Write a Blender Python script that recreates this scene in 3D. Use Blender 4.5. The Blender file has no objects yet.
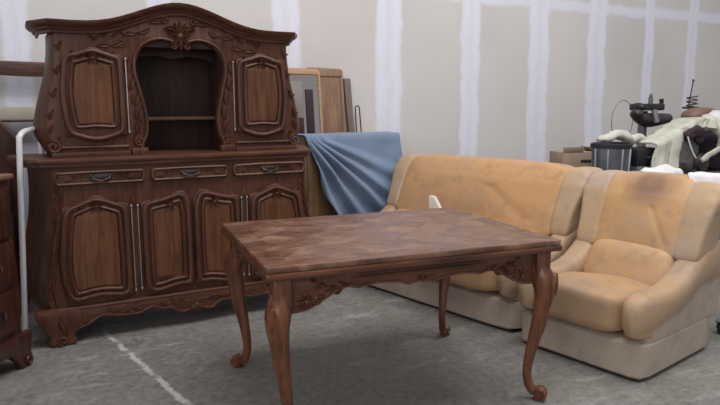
import bpy, bmesh, math, random
from mathutils import Vector, Matrix, noise
from mathutils.geometry import tessellate_polygon
random.seed(4)
S = bpy.context.scene
COL = S.collection
PI = math.pi
R = math.radians

# ------------------------------------------------------------------ camera
cam_d = bpy.data.cameras.new('camera'); cam = bpy.data.objects.new('camera', cam_d); COL.objects.link(cam)
_p, _y, _r = R(8.62), R(27.3), R(-0.23)
_F = Vector((math.sin(_y)*math.cos(_p), math.cos(_y)*math.cos(_p), -math.sin(_p)))
_R0 = Vector((math.cos(_y), -math.sin(_y), 0)); _U0 = _R0.cross(_F)
_R = _R0*math.cos(_r) + _U0*math.sin(_r); _U = _U0*math.cos(_r) - _R0*math.sin(_r)
cam.matrix_world = Matrix(((_R.x, _U.x, -_F.x, 0), (_R.y, _U.y, -_F.y, 0), (_R.z, _U.z, -_F.z, 1.343), (0, 0, 0, 1)))
cam_d.sensor_width = 36; cam_d.lens = 632/720*36; cam_d.clip_start = .05
S.camera = cam

# ------------------------------------------------------------------ world, lights, exposure
W = bpy.data.worlds.new('world'); S.world = W; W.use_nodes = True
W.node_tree.nodes['Background'].inputs[0].default_value = (.98, .965, 1.0, 1)
W.node_tree.nodes['Background'].inputs[1].default_value = 0.44
def area(name, loc, target, size, sizey, power, col):
    d = bpy.data.lights.new(name, 'AREA'); d.shape = 'RECTANGLE'; d.size = size; d.size_y = sizey
    d.energy = power; d.color = col
    o = bpy.data.objects.new(name, d); COL.objects.link(o); o.location = loc
    o.rotation_euler = (Vector(target)-Vector(loc)).to_track_quat('-Z', 'Y').to_euler()
    return o
area('skylight', (2.6, 1.6, 5.6), (2.6, 2.2, 0), 5.0, 2.4, 235, (1.0, .97, .95))       # roof light of the warehouse
area('open_gate', (-3.6, -2.4, 2.6), (1.5, 3.8, .9), 3.2, 3.0, 95, (.95, .97, 1.0))     # daylight from the gate behind the camera
S.view_settings.view_transform = 'Standard'; S.view_settings.look = 'None'
S.view_settings.gamma = 1; S.view_settings.use_curve_mapping = False
S.view_settings.exposure = 0.10

# ------------------------------------------------------------------ helpers
def finish(name, bm, mat, parent=None, smooth=True, tri=False, angle=40):
    bmesh.ops.recalc_face_normals(bm, faces=bm.faces)
    me = bpy.data.meshes.new(name); bm.to_mesh(me); bm.free()
    if smooth:
        for p in me.polygons: p.use_smooth = True
        try: me.set_sharp_from_angle(angle=R(angle))
        except Exception: pass
    me.materials.append(mat)
    o = bpy.data.objects.new(name, me); COL.objects.link(o)
    if parent is not None: o.parent = parent
    return o
def thing(name, label, cat, loc=(0, 0, 0), rotz=0, group=None):
    o = bpy.data.objects.new(name, None); COL.objects.link(o); o.empty_display_size = .05
    o.location = loc; o.rotation_euler = (0, 0, rotz); o['label'] = label; o['category'] = cat
    if group: o['group'] = group
    return o
def tag(o, label, cat, group=None):
    o['label'] = label; o['category'] = cat
    if group: o['group'] = group
    return o
def struct(o): o['kind'] = 'structure'; return o

def area2(p): return .5*sum(p[i][0]*p[(i+1) % len(p)][1]-p[(i+1) % len(p)][0]*p[i][1] for i in range(len(p)))
def inset(p, d):
    """move a closed 2D outline inwards by d"""
    s = 1 if area2(p) > 0 else -1
    out = []; n = len(p)
    for i in range(n):
        a, b, c = Vector(p[i-1]), Vector(p[i]), Vector(p[(i+1) % n])
        e1 = (b-a); e2 = (c-b)
        if e1.length < 1e-7 or e2.length < 1e-7: out.append(tuple(b)); continue
        e1.normalize(); e2.normalize()
        n1 = Vector((-e1.y, e1.x))*s; n2 = Vector((-e2.y, e2.x))*s
        m = n1+n2
        k = m.length_squared
        m = m/k*2 if k > .4 else m.normalized()*1.5 if k > 1e-6 else n1
        out.append(tuple(b+m*d))
    return out
def ring_xz(bm, pts, y): return [bm.verts.new((x, y, z)) for x, z in pts]
def bridge(bm, a, b, closed=True):
    n = len(a)
    for i in range(n if closed else n-1):
        j = (i+1) % n
        try: bm.faces.new((a[i], a[j], b[j], b[i]))
        except ValueError: pass
def cap(bm, ring, pts2):
    for t in tessellate_polygon([[Vector((x, y, 0)) for x, y in pts2]]):
        try: bm.faces.new([ring[i] for i in t])
        except ValueError: pass
def prism(bm, pts, yf, yb, bev=0.0, steps=2):
    """outline in XZ, front at yf, back at yb (yb>yf), rounded front edge"""
    rings = [(pts, yb)]
    if bev > 0:
        for k in range(steps+1):
            a = k/steps*PI/2
            rings.append((inset(pts, bev*(1-math.cos(a))), yf+bev*(1-math.sin(a))))
    else: rings.append((pts, yf))
    vr = [ring_xz(bm, p, y) for p, y in rings]
    for i in range(len(vr)-1): bridge(bm, vr[i], vr[i+1])
    cap(bm, vr[0], rings[0][0]); cap(bm, vr[-1], rings[-1][0])
def slab(bm, pts, z0, z1, bev=0.0):
    """outline in XY, extruded in z with rounded edges"""
    rings = []
    if bev > 0:
        rings = [(inset(pts, bev), z0), (inset(pts, bev*.3), z0+bev*.3), (pts, z0+bev), (pts, z1-bev), (inset(pts, bev*.3), z1-bev*.3), (inset(pts, bev), z1)]
    else: rings = [(pts, z0), (pts, z1)]
    vr = [[bm.verts.new((x, y, z)) for x, y in p] for p, z in rings]
    for i in range(len(vr)-1): bridge(bm, vr[i], vr[i+1])
    cap(bm, vr[0], rings[0][0]); cap(bm, vr[-1], rings[-1][0])
def box(bm, x0, x1, y0, y1, z0, z1, bev=0.004, M=None):
    t = bmesh.new()
    v = [t.verts.new((x, y, z)) for x in (x0, x1) for y in (y0, y1) for z in (z0, z1)]
    for f in ((0, 1, 3, 2), (4, 6, 7, 5), (0, 4, 5, 1), (2, 3, 7, 6), (0, 2, 6, 4), (1, 5, 7, 3)): t.faces.new([v[i] for i in f])
    bmesh.ops.recalc_face_normals(t, faces=t.faces)
    if bev > 0: bmesh.ops.bevel(t, geom=t.edges[:], offset=bev, segments=2, affect='EDGES', profile=.5)
    if M is not None: bmesh.ops.transform(t, matrix=M, verts=t.verts)
    add(bm, t)
def add(bm, t):
    mp = {}
    for v in t.verts: mp[v] = bm.verts.new(v.co)
    for f in t.faces:
        try: bm.faces.new([mp[v] for v in f.verts])
        except ValueError: pass
    t.free()
def tube(bm, pts, r, n=8, closed=False, up=None, flat=1.0, caps=True):
    """tube through 3D points; r number or function(t); flat squashes along 'up'"""
    P = [Vector(p) for p in pts]; N = len(P); rings = []
    prev = None
    for i in range(N):
        if closed: t = P[(i+1) % N]-P[i-1]
        else: t = P[min(i+1, N-1)]-P[max(i-1, 0)]
        if t.length < 1e-9: t = Vector((0, 0, 1))
        t.normalize()
        if up is not None: a = Vector(up)-t*Vector(up).dot(t)
        else:
            a = (prev if prev is not None else (Vector((0, 0, 1)) if abs(t.z) < .9 else Vector((1, 0, 0))))
            a = a-t*a.dot(t)
        if a.length < 1e-6: a = t.orthogonal()
        a.normalize(); prev = a; b = t.cross(a)
        rr = r(i/(N-1)) if callable(r) else r
        rings.append([bm.verts.new(P[i]+a*(math.cos(k/n*2*PI)*rr*flat)+b*(math.sin(k/n*2*PI)*rr)) for k in range(n)])
    for i in range(N-1): bridge(bm, rings[i], rings[i+1])
    if closed: bridge(bm, rings[-1], rings[0])
    elif caps:
        for q in (rings[0], rings[-1]):
            try: bm.faces.new(q)
            except ValueError: pass
def loft(bm, rings, caps=True):
    vr = [[bm.verts.new(p) for p in r] for r in rings]
    for i in range(len(vr)-1): bridge(bm, vr[i], vr[i+1])
    if caps:
        for q in (vr[0], vr[-1]):
            try: bm.faces.new(q)
            except ValueError: pass
def lathe(bm, prof, n=24, c=(0, 0, 0), M=None):
    rings = [[Vector((r*math.cos(k/n*2*PI), r*math.sin(k/n*2*PI), z)) for k in range(n)] for r, z in prof]
    rings = [[(M @ p if M else p)+Vector(c) for p in q] for q in rings]
    loft(bm, rings)
def ball(bm, c, rx, ry, rz, k=2.0, n=8, fn=None):
    """rounded cuboid / ellipsoid: k=2 is an ellipsoid, large k a box with soft edges"""
    t = bmesh.new(); bmesh.ops.create_cube(t, size=2)
    bmesh.ops.subdivide_edges(t, edges=t.edges[:], cuts=n, use_grid_fill=True)
    for v in t.verts:
        p = v.co; L = (abs(p.x)**k+abs(p.y)**k+abs(p.z)**k)**(1/k)
        q = Vector((p.x/L*rx+c[0], p.y/L*ry+c[1], p.z/L*rz+c[2]))
        v.co = Vector(fn(q)) if fn else q
    add(bm, t)
def smoothstep(a, b, x):
    t = max(0, min(1, (x-a)/(b-a))); return t*t*(3-2*t)
def interp(tab, x):
    if x <= tab[0][0]: return tab[0][1]
    for (a, u), (b, v) in zip(tab, tab[1:]):
        if x <= b:
            t = (x-a)/(b-a); t = t*t*(3-2*t) if False else t
            return u+(v-u)*t
    return tab[-1][1]
def catmull(pts, n=6, closed=False):
    P = [Vector(p) for p in pts]; out = []; N = len(P)
    for i in range(N if closed else N-1):
        g = (lambda k: P[k % N]) if closed else (lambda k: P[max(0, min(N-1, k))])
        a, b, c, d = g(i-1), g(i), g(i+1), g(i+2)
        for s in range(n):
            t = s/n
            out.append(.5*((2*b)+(c-a)*t+(2*a-5*b+4*c-d)*t*t+(3*b-a-3*c+d)*t**3))
    if not closed: out.append(P[-1])
    return out

# ---- carving helpers; they work in the XZ plane of a front at y, relief towards -Y
def leaf(bm, p, ang, L, w, T, y, curl=0.0, n=7):
    x, z = p; rows = []; a = ang
    for i in range(n+1):
        t = i/n; hw = w*math.sin(PI*min(1, t*.93+.07))**.8*(1-.35*t)
        nx, nz = -math.sin(a), math.cos(a); h = T*(.35+.65*math.sin(PI*(t*.8+.15)))
        rows.append([bm.verts.new((x+nx*hw*k, y-h*q, z+nz*hw*k)) for k, q in ((-1, -.2), (-.6, .9), (0, .45), (.6, .9), (1, -.2))])
        x += math.cos(a)*L/n; z += math.sin(a)*L/n; a += curl/n
    for r0, r1 in zip(rows, rows[1:]): bridge(bm, r0, r1, closed=False)
def shell(bm, c, r, y, a0=0.0, a1=PI, k=7, T=.012):
    for i in range(k):
        a = a0+(a1-a0)*i/(k-1); leaf(bm, c, a, r*(1-.12*abs(i-(k-1)/2)/(k/2)), r*.19, T, y)
    ball(bm, (c[0], y, c[1]), r*.25, T*1.2, r*.25, n=3)
def scroll(bm, c, r, y, turns=1.5, s=1, a0=0, w=.006):
    pts = []
    for i in range(int(14*turns)+1):
        t = i/(14*turns); a = a0+s*t*turns*2*PI; rr = r*(1-.8*t)
        pts.append((c[0]+math.cos(a)*rr, y-.004*t, c[1]+math.sin(a)*rr))
    tube(bm, pts, lambda t: w*(1-.4*t), n=6)
def spray(bm, c, y, span, s=1, T=.010, h=1.0, up=1):
    """a carved flowering branch running to one side (s=+-1) of c"""
    x, z = c
    st = []
    for i in range(9):
        t = i/8; st.append((x+s*span*t, y-.003, z+up*h*.018*math.sin(t*PI*1.5)))
    tube(bm, st, lambda t: .004*(1-.5*t), n=5)
    for i in range(1, 8):
        t = i/8; px, pz = st[i][0], st[i][2]
        sg = 1 if i % 2 else -1
        ang = (0 if s > 0 else PI)+s*sg*.9
        leaf(bm, (px, pz), ang, span*.20*(1.1-.4*t)*h, .0085*h, T, y, curl=-s*sg*.8, n=5)
def edge_leaves(bm, pts, y, side=1, L=.03, w=.008, T=.009):
    """acanthus running along a path"""
    for i in range(len(pts)-1):
        a = Vector(pts[i]); b = Vector(pts[i+1]); d = b-a
        if d.length < 1e-6: continue
        ang = math.atan2(d.y, d.x)
        leaf(bm, tuple(a), ang+.7*side, L, w, T, y, curl=-.9*side, n=5)
        leaf(bm, tuple(a), ang-.7*side, L*.8, w*.9, T, y, curl=.9*side, n=5)
def molding(bm, pts, y, w=.010, h=.010, closed=True):
    tube(bm, [(x, y, z) for x, z in pts], w, n=8, closed=closed, up=(0, -1, 0), flat=h/w)

# ------------------------------------------------------------------ node helpers
def mat_new(name):
    m = bpy.data.materials.new(name); m.use_nodes = True
    nt = m.node_tree; b = nt.nodes['Principled BSDF']
    return m, nt, b
class NT:
    def __init__(s, nt): s.nt = nt
    def n(s, t, **k):
        x = s.nt.nodes.new(t)
        for a, b in k.items(): setattr(x, a, b)
        return x
    def l(s, a, b): s.nt.links.new(a, b)
    def val(s, sock, v):
        if isinstance(v, (int, float)): sock.default_value = v
        else: s.l(v, sock)
    def math(s, op, a, b=0.0, c=None):
        x = s.n('ShaderNodeMath', operation=op); s.val(x.inputs[0], a); s.val(x.inputs[1], b)
        if c is not None: s.val(x.inputs[2], c)
        return x.outputs[0]
    def mapr(s, v, a, b, c=0, d=1, smooth=True):
        x = s.n('ShaderNodeMapRange'); x.interpolation_type = 'SMOOTHSTEP' if smooth else 'LINEAR'
        s.val(x.inputs[0], v)
        for i, q in enumerate((a, b, c, d)): s.val(x.inputs[i+1], q)
        return x.outputs[0]
    def noise(s, vec, scale, detail=4, rough=.5, dist=0):
        x = s.n('ShaderNodeTexNoise'); s.l(vec, x.inputs['Vector']); x.inputs['Scale'].default_value = scale
        x.inputs['Detail'].default_value = detail; x.inputs['Roughness'].default_value = rough; x.inputs['Distortion'].default_value = dist
        return x.outputs[0]
    def mix(s, f, a, b, mode='MIX'):
        x = s.n('ShaderNodeMix', data_type='RGBA', blend_type=mode); s.val(x.inputs[0], f)
        for i, q in ((6, a), (7, b)):
            if isinstance(q, tuple): x.inputs[i].default_value = (*q[:3], 1)
            else: s.l(q, x.inputs[i])
        return x.outputs[2]
    def obj(s): return s.n('ShaderNodeTexCoord').outputs['Object']
    def geo(s): return s.n('ShaderNodeNewGeometry').outputs['Position']
    def sep(s, v):
        x = s.n('ShaderNodeSeparateXYZ'); s.l(v, x.inputs[0]); return x.outputs
    def mapping(s, v, loc=(0, 0, 0), rot=(0, 0, 0), sc=(1, 1, 1)):
        x = s.n('ShaderNodeMapping'); s.l(v, x.inputs[0]); x.inputs[1].default_value = loc
        x.inputs[2].default_value = rot; x.inputs[3].default_value = sc; return x.outputs[0]
    def bump(s, h, strength, dist, b):
        x = s.n('ShaderNodeBump'); s.l(h, x.inputs['Height']); x.inputs['Strength'].default_value = strength
        x.inputs['Distance'].default_value = dist; s.l(x.outputs[0], b.inputs['Normal'])

def wood(name, c1, c2, axis='z', scale=1.0, rough=.42, spec=.5, bump=.25):
    m, nt, b = mat_new(name); N = NT(nt); v = N.obj()
    sc = {'x': (1.2, 14, 14), 'y': (14, 1.2, 14), 'z': (14, 14, 1.2)}[axis]
    g = N.noise(N.mapping(v, sc=tuple(q*scale for q in sc)), 3.0, 6, .6, .4)
    big = N.noise(v, 3.1, 3, .5)
    f = N.mapr(N.math('ADD', N.math('MULTIPLY', g, .7), N.math('MULTIPLY', big, .3)), .33, .67)
    c = N.mix(f, c1, c2)
    N.l(c, b.inputs['Base Color'])
    b.inputs['Roughness'].default_value = rough; b.inputs['Specular IOR Level'].default_value = spec
    N.bump(g, bump, .002, b)
    return m
def plain(name, c, rough=.6, metal=0.0, var=.12, scale=6, bump=0.0, c2=None):
    m, nt, b = mat_new(name); N = NT(nt); v = N.obj()
    g = N.noise(v, scale, 5, .6)
    d = c2 if c2 else tuple(max(0, q*(1-var*2)) for q in c)
    N.l(N.mix(N.mapr(g, .35, .65), d, c), b.inputs['Base Color'])
    b.inputs['Roughness'].default_value = rough; b.inputs['Metallic'].default_value = metal
    if bump: N.bump(g, bump, .01, b)
    return m

# ------------------------------------------------------------------ materials
OAK = wood('carved_oak', (.050, .018, .010), (.108, .041, .022), 'z', rough=.44, spec=.32)
OAKX = wood('carved_oak_horizontal', (.046, .017, .009), (.125, .050, .027), 'x', rough=.42, spec=.35)
OAKP = wood('oak_panel', (.070, .026, .012), (.148, .060, .029), 'z', rough=.44, spec=.3)
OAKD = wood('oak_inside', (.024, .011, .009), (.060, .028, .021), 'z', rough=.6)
TABLEW = wood('table_oak', (.060, .020, .010), (.210, .076, .034), 'z', rough=.30)
TABLEX = wood('table_oak_edge', (.046, .016, .009), (.165, .062, .032), 'x', rough=.32)
MAHOG = wood('red_brown_wood', (.028, .009, .007), (.075, .024, .016), 'z', rough=.35)
PINE = wood('pine', (.42, .24, .12), (.62, .40, .22), 'x', rough=.5)
BOARDW = wood('pale_brown_board', (.20, .115, .070), (.36, .22, .14), 'z', rough=.55)
GREYW = wood('grey_brown_wood', (.13, .095, .078), (.26, .195, .16), 'z', rough=.6)
OLIVEW = wood('yellow_brown_wood', (.15, .085, .035), (.27, .165, .075), 'z', rough=.5)
BRASS = plain('old_steel_hinge', (.36, .32, .31), .40, .85)
HANDLE = plain('dark_bronze', (.075, .06, .055), .4, .8)
WHITEM = plain('white_enamel', (.75, .75, .76), .35, 0, .04)
CARD = plain('cardboard', (.36, .27, .20), .85, 0, .08)
STEELB = plain('blue_grey_metal', (.20, .225, .26), .38, .75, .15)
BLACK = plain('black_plastic', (.016, .014, .020), .5, 0, .2)
DARKM = plain('dark_machine_metal', (.075, .068, .068), .45, .5, .25, 20)
GREYM = plain('grey_machine_metal', (.24, .23, .23), .45, .4, .15, 15)
CREAM = plain('cream_cloth', (.60, .60, .50), .9, 0, .10, 8, .3)
WHITEC = plain('white_cloth', (.78, .77, .78), .9, 0, .05, 14, .4)
PURPLE = plain('dark_purple_fabric', (.030, .020, .040), .8, 0, .2)
MAROON = plain('dark_maroon_fabric', (.050, .022, .030), .7, 0, .2)
TERRA = plain('reddish_brown_leather', (.22, .12, .085), .5, 0, .15)
BENCHM = plain('grey_bench', (.16, .14, .13), .7, 0, .15)

def wall_mat():
    m, nt, b = mat_new('bare_plasterboard_with_filled_joints'); N = NT(nt); v = N.geo(); s = N.sep(v)
    x, z = s[0], s[2]
    base = N.mix(N.mapr(N.noise(v, .9, 4, .55), .3, .7), (.625, .598, .580), (.695, .668, .645))
    fine = N.noise(v, 60, 3, .6)
    base = N.mix(.10, base, N.mix(fine, (.52, .51, .52), (.78, .77, .77)))
    wob = N.math('MULTIPLY', N.math('SUBTRACT', N.noise(N.mapping(v, sc=(1, 1, 2.0)), 2.2, 4, .6), .5), .11)
    xw = N.math('ADD', x, wob)
    mask = None
    for xc, w in ((-1.05, .2), (-.05, .17), (.945, .2), (1.985, .235), (2.99, .245), (3.925, .215), (4.815, .26), (5.66, .26), (6.50, .15), (7.27, .17), (8.1, .2), (9.0, .2)):
        d = N.math('ABSOLUTE', N.math('SUBTRACT', xw, xc))
        k = N.mapr(d, w*.5-.022, w*.5+.028, 1, 0)
        # the trowelled centre is a little greyer than the feathered sides
        core = N.mapr(d, w*.10, w*.16, .80, 1)
        k = N.math('MULTIPLY', k, core)
        mask = k if mask is None else N.math('MAXIMUM', mask, k)
    zw = N.math('ADD', z, N.math('MULTIPLY', N.math('SUBTRACT', N.noise(v, 3.0, 4, .6), .5), .12))
    kz = N.mapr(N.math('ABSOLUTE', N.math('SUBTRACT', zw, 2.405)), .03, .085, .85, 0)
    mask = N.math('MAXIMUM', mask, kz)
    mask = N.math('MULTIPLY', mask, N.mapr(N.noise(v, 7, 4, .6), .2, .55, .78, .97))
    N.l(N.mix(mask, base, (.80, .81, .92)), b.inputs['Base Color'])
    b.inputs['Roughness'].default_value = .9
    N.bump(N.math('ADD', N.math('MULTIPLY', mask, .3), N.math('MULTIPLY', fine, .1)), .25, .01, b)
    return m
def floor_mat():
    m, nt, b = mat_new('worn_concrete'); N = NT(nt); v = N.geo(); s = N.sep(v)
    n1 = N.noise(v, 1.1, 6, .62, .4); n2 = N.noise(v, 5.5, 7, .70, .5); n3 = N.noise(v, 26, 5, .7)
    c = N.mix(N.mapr(n1, .34, .66), (.145, .138, .122), (.212, .203, .184))
    c = N.mix(N.mapr(n2, .45, .70, 0, .8), c, (.285, .275, .26))
    c = N.mix(N.mapr(n2, .28, .40, .35, 0), c, (.13, .122, .112))
    # whitish plaster scrapes, long streaks
    st = N.noise(N.mapping(v, rot=(0, 0, R(-20)), sc=(1.0, 3.6, 1)), 3.4, 5, .62, .5)
    spot = N.noise(v, .8, 2, .5)
    k = N.math('MULTIPLY', N.mapr(st, .56, .66), N.mapr(spot, .42, .55))
    c = N.mix(N.math('MULTIPLY', k, .55), c, (.50, .49, .48))
    c = N.mix(.45, c, N.mix(N.mapr(n3, .3, .7), (.10, .096, .086), (.29, .28, .255)))
    # two old cracks filled with pale mortar
    for (x0, y0), (x1, y1), w, amp in (((.318, 3.906), (.552, 2.769), .009, .8), ((-.9, 2.2), (.5, 2.25), .003, .25)):
        L = math.hypot(x1-x0, y1-y0); ux, uy = (x1-x0)/L, (y1-y0)/L
        a = N.math('ADD', N.math('MULTIPLY', s[0], -uy), N.math('MULTIPLY', s[1], ux))
        d = N.math('ABSOLUTE', N.math('ADD', N.math('SUBTRACT', a, -uy*x0+ux*y0), N.math('MULTIPLY', N.math('SUBTRACT', N.noise(v, 5, 4, .7), .5), .09)))
        brk = N.mapr(N.noise(v, 9, 3, .6), .40, .55, .2, 1)
        along = N.math('ADD', N.math('MULTIPLY', s[0], ux), N.math('MULTIPLY', s[1], uy))
        a0 = ux*x0+uy*y0
        win = N.math('MULTIPLY', N.mapr(along, a0-.2, a0+.1), N.mapr(along, a0+L-.1, a0+L+.2, 1, 0))
        c = N.mix(N.math('MULTIPLY', N.math('MULTIPLY', N.mapr(d, w*.7, w*2.6, amp, 0), brk), win), c, (.56, .55, .53))
    N.l(c, b.inputs['Base Color'])
    b.inputs['Roughness'].default_value = .62
    N.l(N.mapr(n2, .3, .7, .50, .75), b.inputs['Roughness'])
    N.bump(n3, .15, .004, b)
    return m
def tabletop_mat():
    """squares of lattice parquet inside a plain border"""
    m, nt, b = mat_new('worn_parquet_tabletop'); N = NT(nt); v = N.obj(); s = N.sep(v)
    ax = N.math('ABSOLUTE', s[0]); ay = N.math('ABSOLUTE', s[1])
    inside = N.math('MULTIPLY', N.math('LESS_THAN', ax, .565), N.math('LESS_THAN', ay, .405))
    rv = N.mapping(v, rot=(0, 0, R(45)), sc=(1, 1, 1)); rs = N.sep(rv)
    T = .145
    cx = N.math('FLOOR', N.math('DIVIDE', rs[0], T)); cy = N.math('FLOOR', N.math('DIVIDE', rs[1], T))
    par = N.math('MODULO', N.math('ABSOLUTE', N.math('ADD', cx, cy)), 2.0)
    ga = N.noise(N.mapping(rv, sc=(2, 26, 2)), 3, 5, .6, .3); gb = N.noise(N.mapping(rv, sc=(26, 2, 2)), 3, 5, .6, .3)
    gx = N.noise(N.mapping(v, sc=(2, 26, 2)), 3, 5, .6, .3)
    g = N.mix(par, ga, gb)
    g = N.mix(inside, gx, g)
    wn = N.n('ShaderNodeTexWhiteNoise', noise_dimensions='2D'); cb = N.n('ShaderNodeCombineXYZ')
    N.l(cx, cb.inputs[0]); N.l(cy, cb.inputs[1]); N.l(cb.outputs[0], wn.inputs['Vector'])
    c = N.mix(N.mapr(g, .35, .65), (.085, .038, .024), (.205, .096, .058))
    c = N.mix(N.math('MULTIPLY', N.math('MULTIPLY', wn.outputs[0], inside), .42), c, (.36, .20, .135))
    c = N.mix(N.math('MULTIPLY', N.math('MULTIPLY', par, inside), .30), c, (.085, .040, .034))
    # thin joints
    fx = N.math('ABSOLUTE', N.math('SUBTRACT', N.math('FRACT', N.math('DIVIDE', rs[0], T)), .5))
    fy = N.math('ABSOLUTE', N.math('SUBTRACT', N.math('FRACT', N.math('DIVIDE', rs[1], T)), .5))
    j = N.math('MULTIPLY', N.mapr(N.math('MAXIMUM', fx, fy), .480, .493, 0, .6), inside)
    c = N.mix(j, c, (.07, .032, .022))
    # border joint
    bj = N.math('MINIMUM', N.math('ABSOLUTE', N.math('SUBTRACT', ax, .565)), N.math('ABSOLUTE', N.math('SUBTRACT', ay, .405)))
    c = N.mix(N.mapr(bj, .001, .003, .5, 0), c, (.06, .03, .02))
    # worn, scratched varnish
    wr = N.noise(N.mapping(v, sc=(1, 1.4, 1)), 5.2, 6, .68, 1.0)
    c = N.mix(N.mapr(wr, .50, .68, 0, .40), c, (.38, .25, .18))
    c = N.mix(N.mapr(wr, .30, .46, .70, 0), c, (.070, .032, .026))
    N.l(c, b.inputs['Base Color'])
    N.l(N.mapr(wr, .3, .7, .26, .46), b.inputs['Roughness'])
    b.inputs['Specular IOR Level'].default_value = .55
    N.bump(g, .15, .001, b)
    return m
def leather(name, main, grime, amt=.5, stain=None):
    m, nt, b = mat_new(name); N = NT(nt); v = N.obj()
    n1 = N.noise(v, 2.6, 5, .6, .5); n2 = N.noise(v, 9, 5, .65, .4); n3 = N.noise(v, 90, 3, .6)
    c = N.mix(N.mapr(n1, .35, .68), main, grime) if amt >= 1 else N.mix(N.mapr(n1, .40, .75, 0, amt), main, grime)
    c = N.mix(N.mapr(n2, .48, .72, 0, .50), c, tuple(q*.72 for q in grime))
    if stain:
        for (sx, sy, sz), r_, k, sc_ in stain:
            q = N.n('ShaderNodeVectorMath', operation='DISTANCE'); N.l(v, q.inputs[0]); q.inputs[1].default_value = (sx, sy, sz)
            d = N.math('ADD', q.outputs['Value'], N.math('MULTIPLY', N.math('SUBTRACT', n2, .5), .12))
            c = N.mix(N.mapr(d, r_*.25, r_, k, 0), c, sc_)
    N.l(c, b.inputs['Base Color'])
    b.inputs['Roughness'].default_value = .52; b.inputs['Specular IOR Level'].default_value = .35
    wr = N.noise(N.mapping(v, sc=(6, 6, 1.6)), 3, 4, .55, .8)
    N.bump(N.math('ADD', N.math('MULTIPLY', wr, .8), N.math('MULTIPLY', n3, .12)), .30, .012, b)
    return m
def blanket_mat():
    m, nt, b = mat_new('blue_grey_woven_blanket'); N = NT(nt); v = N.obj(); s = N.sep(v)
    w = N.n('ShaderNodeTexWave', wave_type='BANDS', bands_direction='DIAGONAL'); N.l(v, w.inputs[0]); w.inputs['Scale'].default_value = 34; w.inputs['Distortion'].default_value = 1.5
    n1 = N.noise(v, 3, 4, .5)
    c = N.mix(N.mapr(n1, .3, .7), (.125, .190, .300), (.185, .262, .385))
    c = N.mix(N.math('MULTIPLY', w.outputs[1], .22), c, (.32, .41, .54))
    N.l(c, b.inputs['Base Color']); b.inputs['Roughness'].default_value = .95
    b.inputs['Sheen Weight'].default_value = .3
    N.bump(w.outputs[1], .2, .003, b)
    return m
WALL, FLOOR, TOP, BLANKET = wall_mat(), floor_mat(), tabletop_mat(), blanket_mat()
MAIN = (.56, .325, .150); GR = (.42, .31, .235)
LE_BACK = leather('tan_leather_back', MAIN, GR, .8, [((-.33, .66, .915), .19, .85, (.22, .125, .085))])
LE_SEAT = leather('tan_leather_seat', (.49, .300, .155), (.37, .26, .18), .8, [((-.34, -.03, .30), .30, .55, (.30, .215, .155))])
LE_WING = leather('worn_leather_arm', (.49, .335, .20), (.44, .355, .295), .9)
LE_ARM = leather('soiled_leather_arm', (.46, .305, .175), (.38, .285, .22), .9)
LE_BASE = leather('pale_leather_base', (.455, .365, .29), (.39, .32, .27), .9)
LE_SOFA = leather('tan_leather_sofa_back', (.57, .325, .155), (.44, .285, .18), .95)

# ------------------------------------------------------------------ structure
bm = bmesh.new(); box(bm, -6, 14, -6, 5.3, -.1, 0, 0); struct(finish('floor', bm, FLOOR, smooth=False))
bm = bmesh.new(); box(bm, -6, 14, 5.2, 5.35, 0, 6.5, 0); struct(finish('wall_back', bm, WALL, smooth=False))

# ================================================================== SIDEBOARD
sb = thing('sideboard', 'tall carved dark oak sideboard with four doors, three drawers and an arched open niche', 'sideboard', (.838, 3.88, 0), R(1.5))
YB = .50                                # back of the carcass, local
def half(outline): return outline
def plan_base(k, w=.757):
    """half-plan of the bombe carcass; k swells the sides"""
    pts = [(-w*k, 0), (-w*k-.030, .05), (-w*k-.065, .15), (-w*k-.10, .32), (-w*k-.11, YB), (w*k+.11, YB), (w*k+.10, .32), (w*k+.065, .15), (w*k+.030, .05), (w*k, 0)]
    return pts
bm = bmesh.new()
prof = [(.155, 1.015), (.20, 1.065), (.30, 1.095), (.42, 1.088), (.55, 1.055), (.70, 1.018), (.85, 1.0), (1.02, 1.0)]
prof = [tuple(p) for p in catmull([(k, z) for z, k in prof], 4)]
rings = [[(x, y, z) for x, y in plan_base(k)] for k, z in prof]
loft(bm, rings)
finish('base_body', bm, OAK, sb, angle=30)
# corner pilaster leaves
for s in (-1, 1):
    bm = bmesh.new()
    for z, k in ((.27, 1.09), (.33, 1.095), (.39, 1.09), (.45, 1.08), (.51, 1.065), (.57, 1.05), (.63, 1.035), (.69, 1.02), (.75, 1.01), (.81, 1.0), (.87, 1.0)):
        leaf(bm, (s*(.757*k-.012), z), PI/2+s*.3, .07, .012, .011, 0, curl=-s*.6)
        leaf(bm, (s*(.757*k-.016), z), PI/2-s*.5, .05, .010, .010, 0, curl=s*.6)
    molding(bm, [(s*(.757*interp([(z, k) for k, z in [(q[0], q[1]) for q in prof]], zz)-.040), zz) for zz in [.225+.65*i/30 for i in range(31)]], -.002, .008, .012, closed=False)
    finish('corner_carving', bm, OAK, sb)
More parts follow.
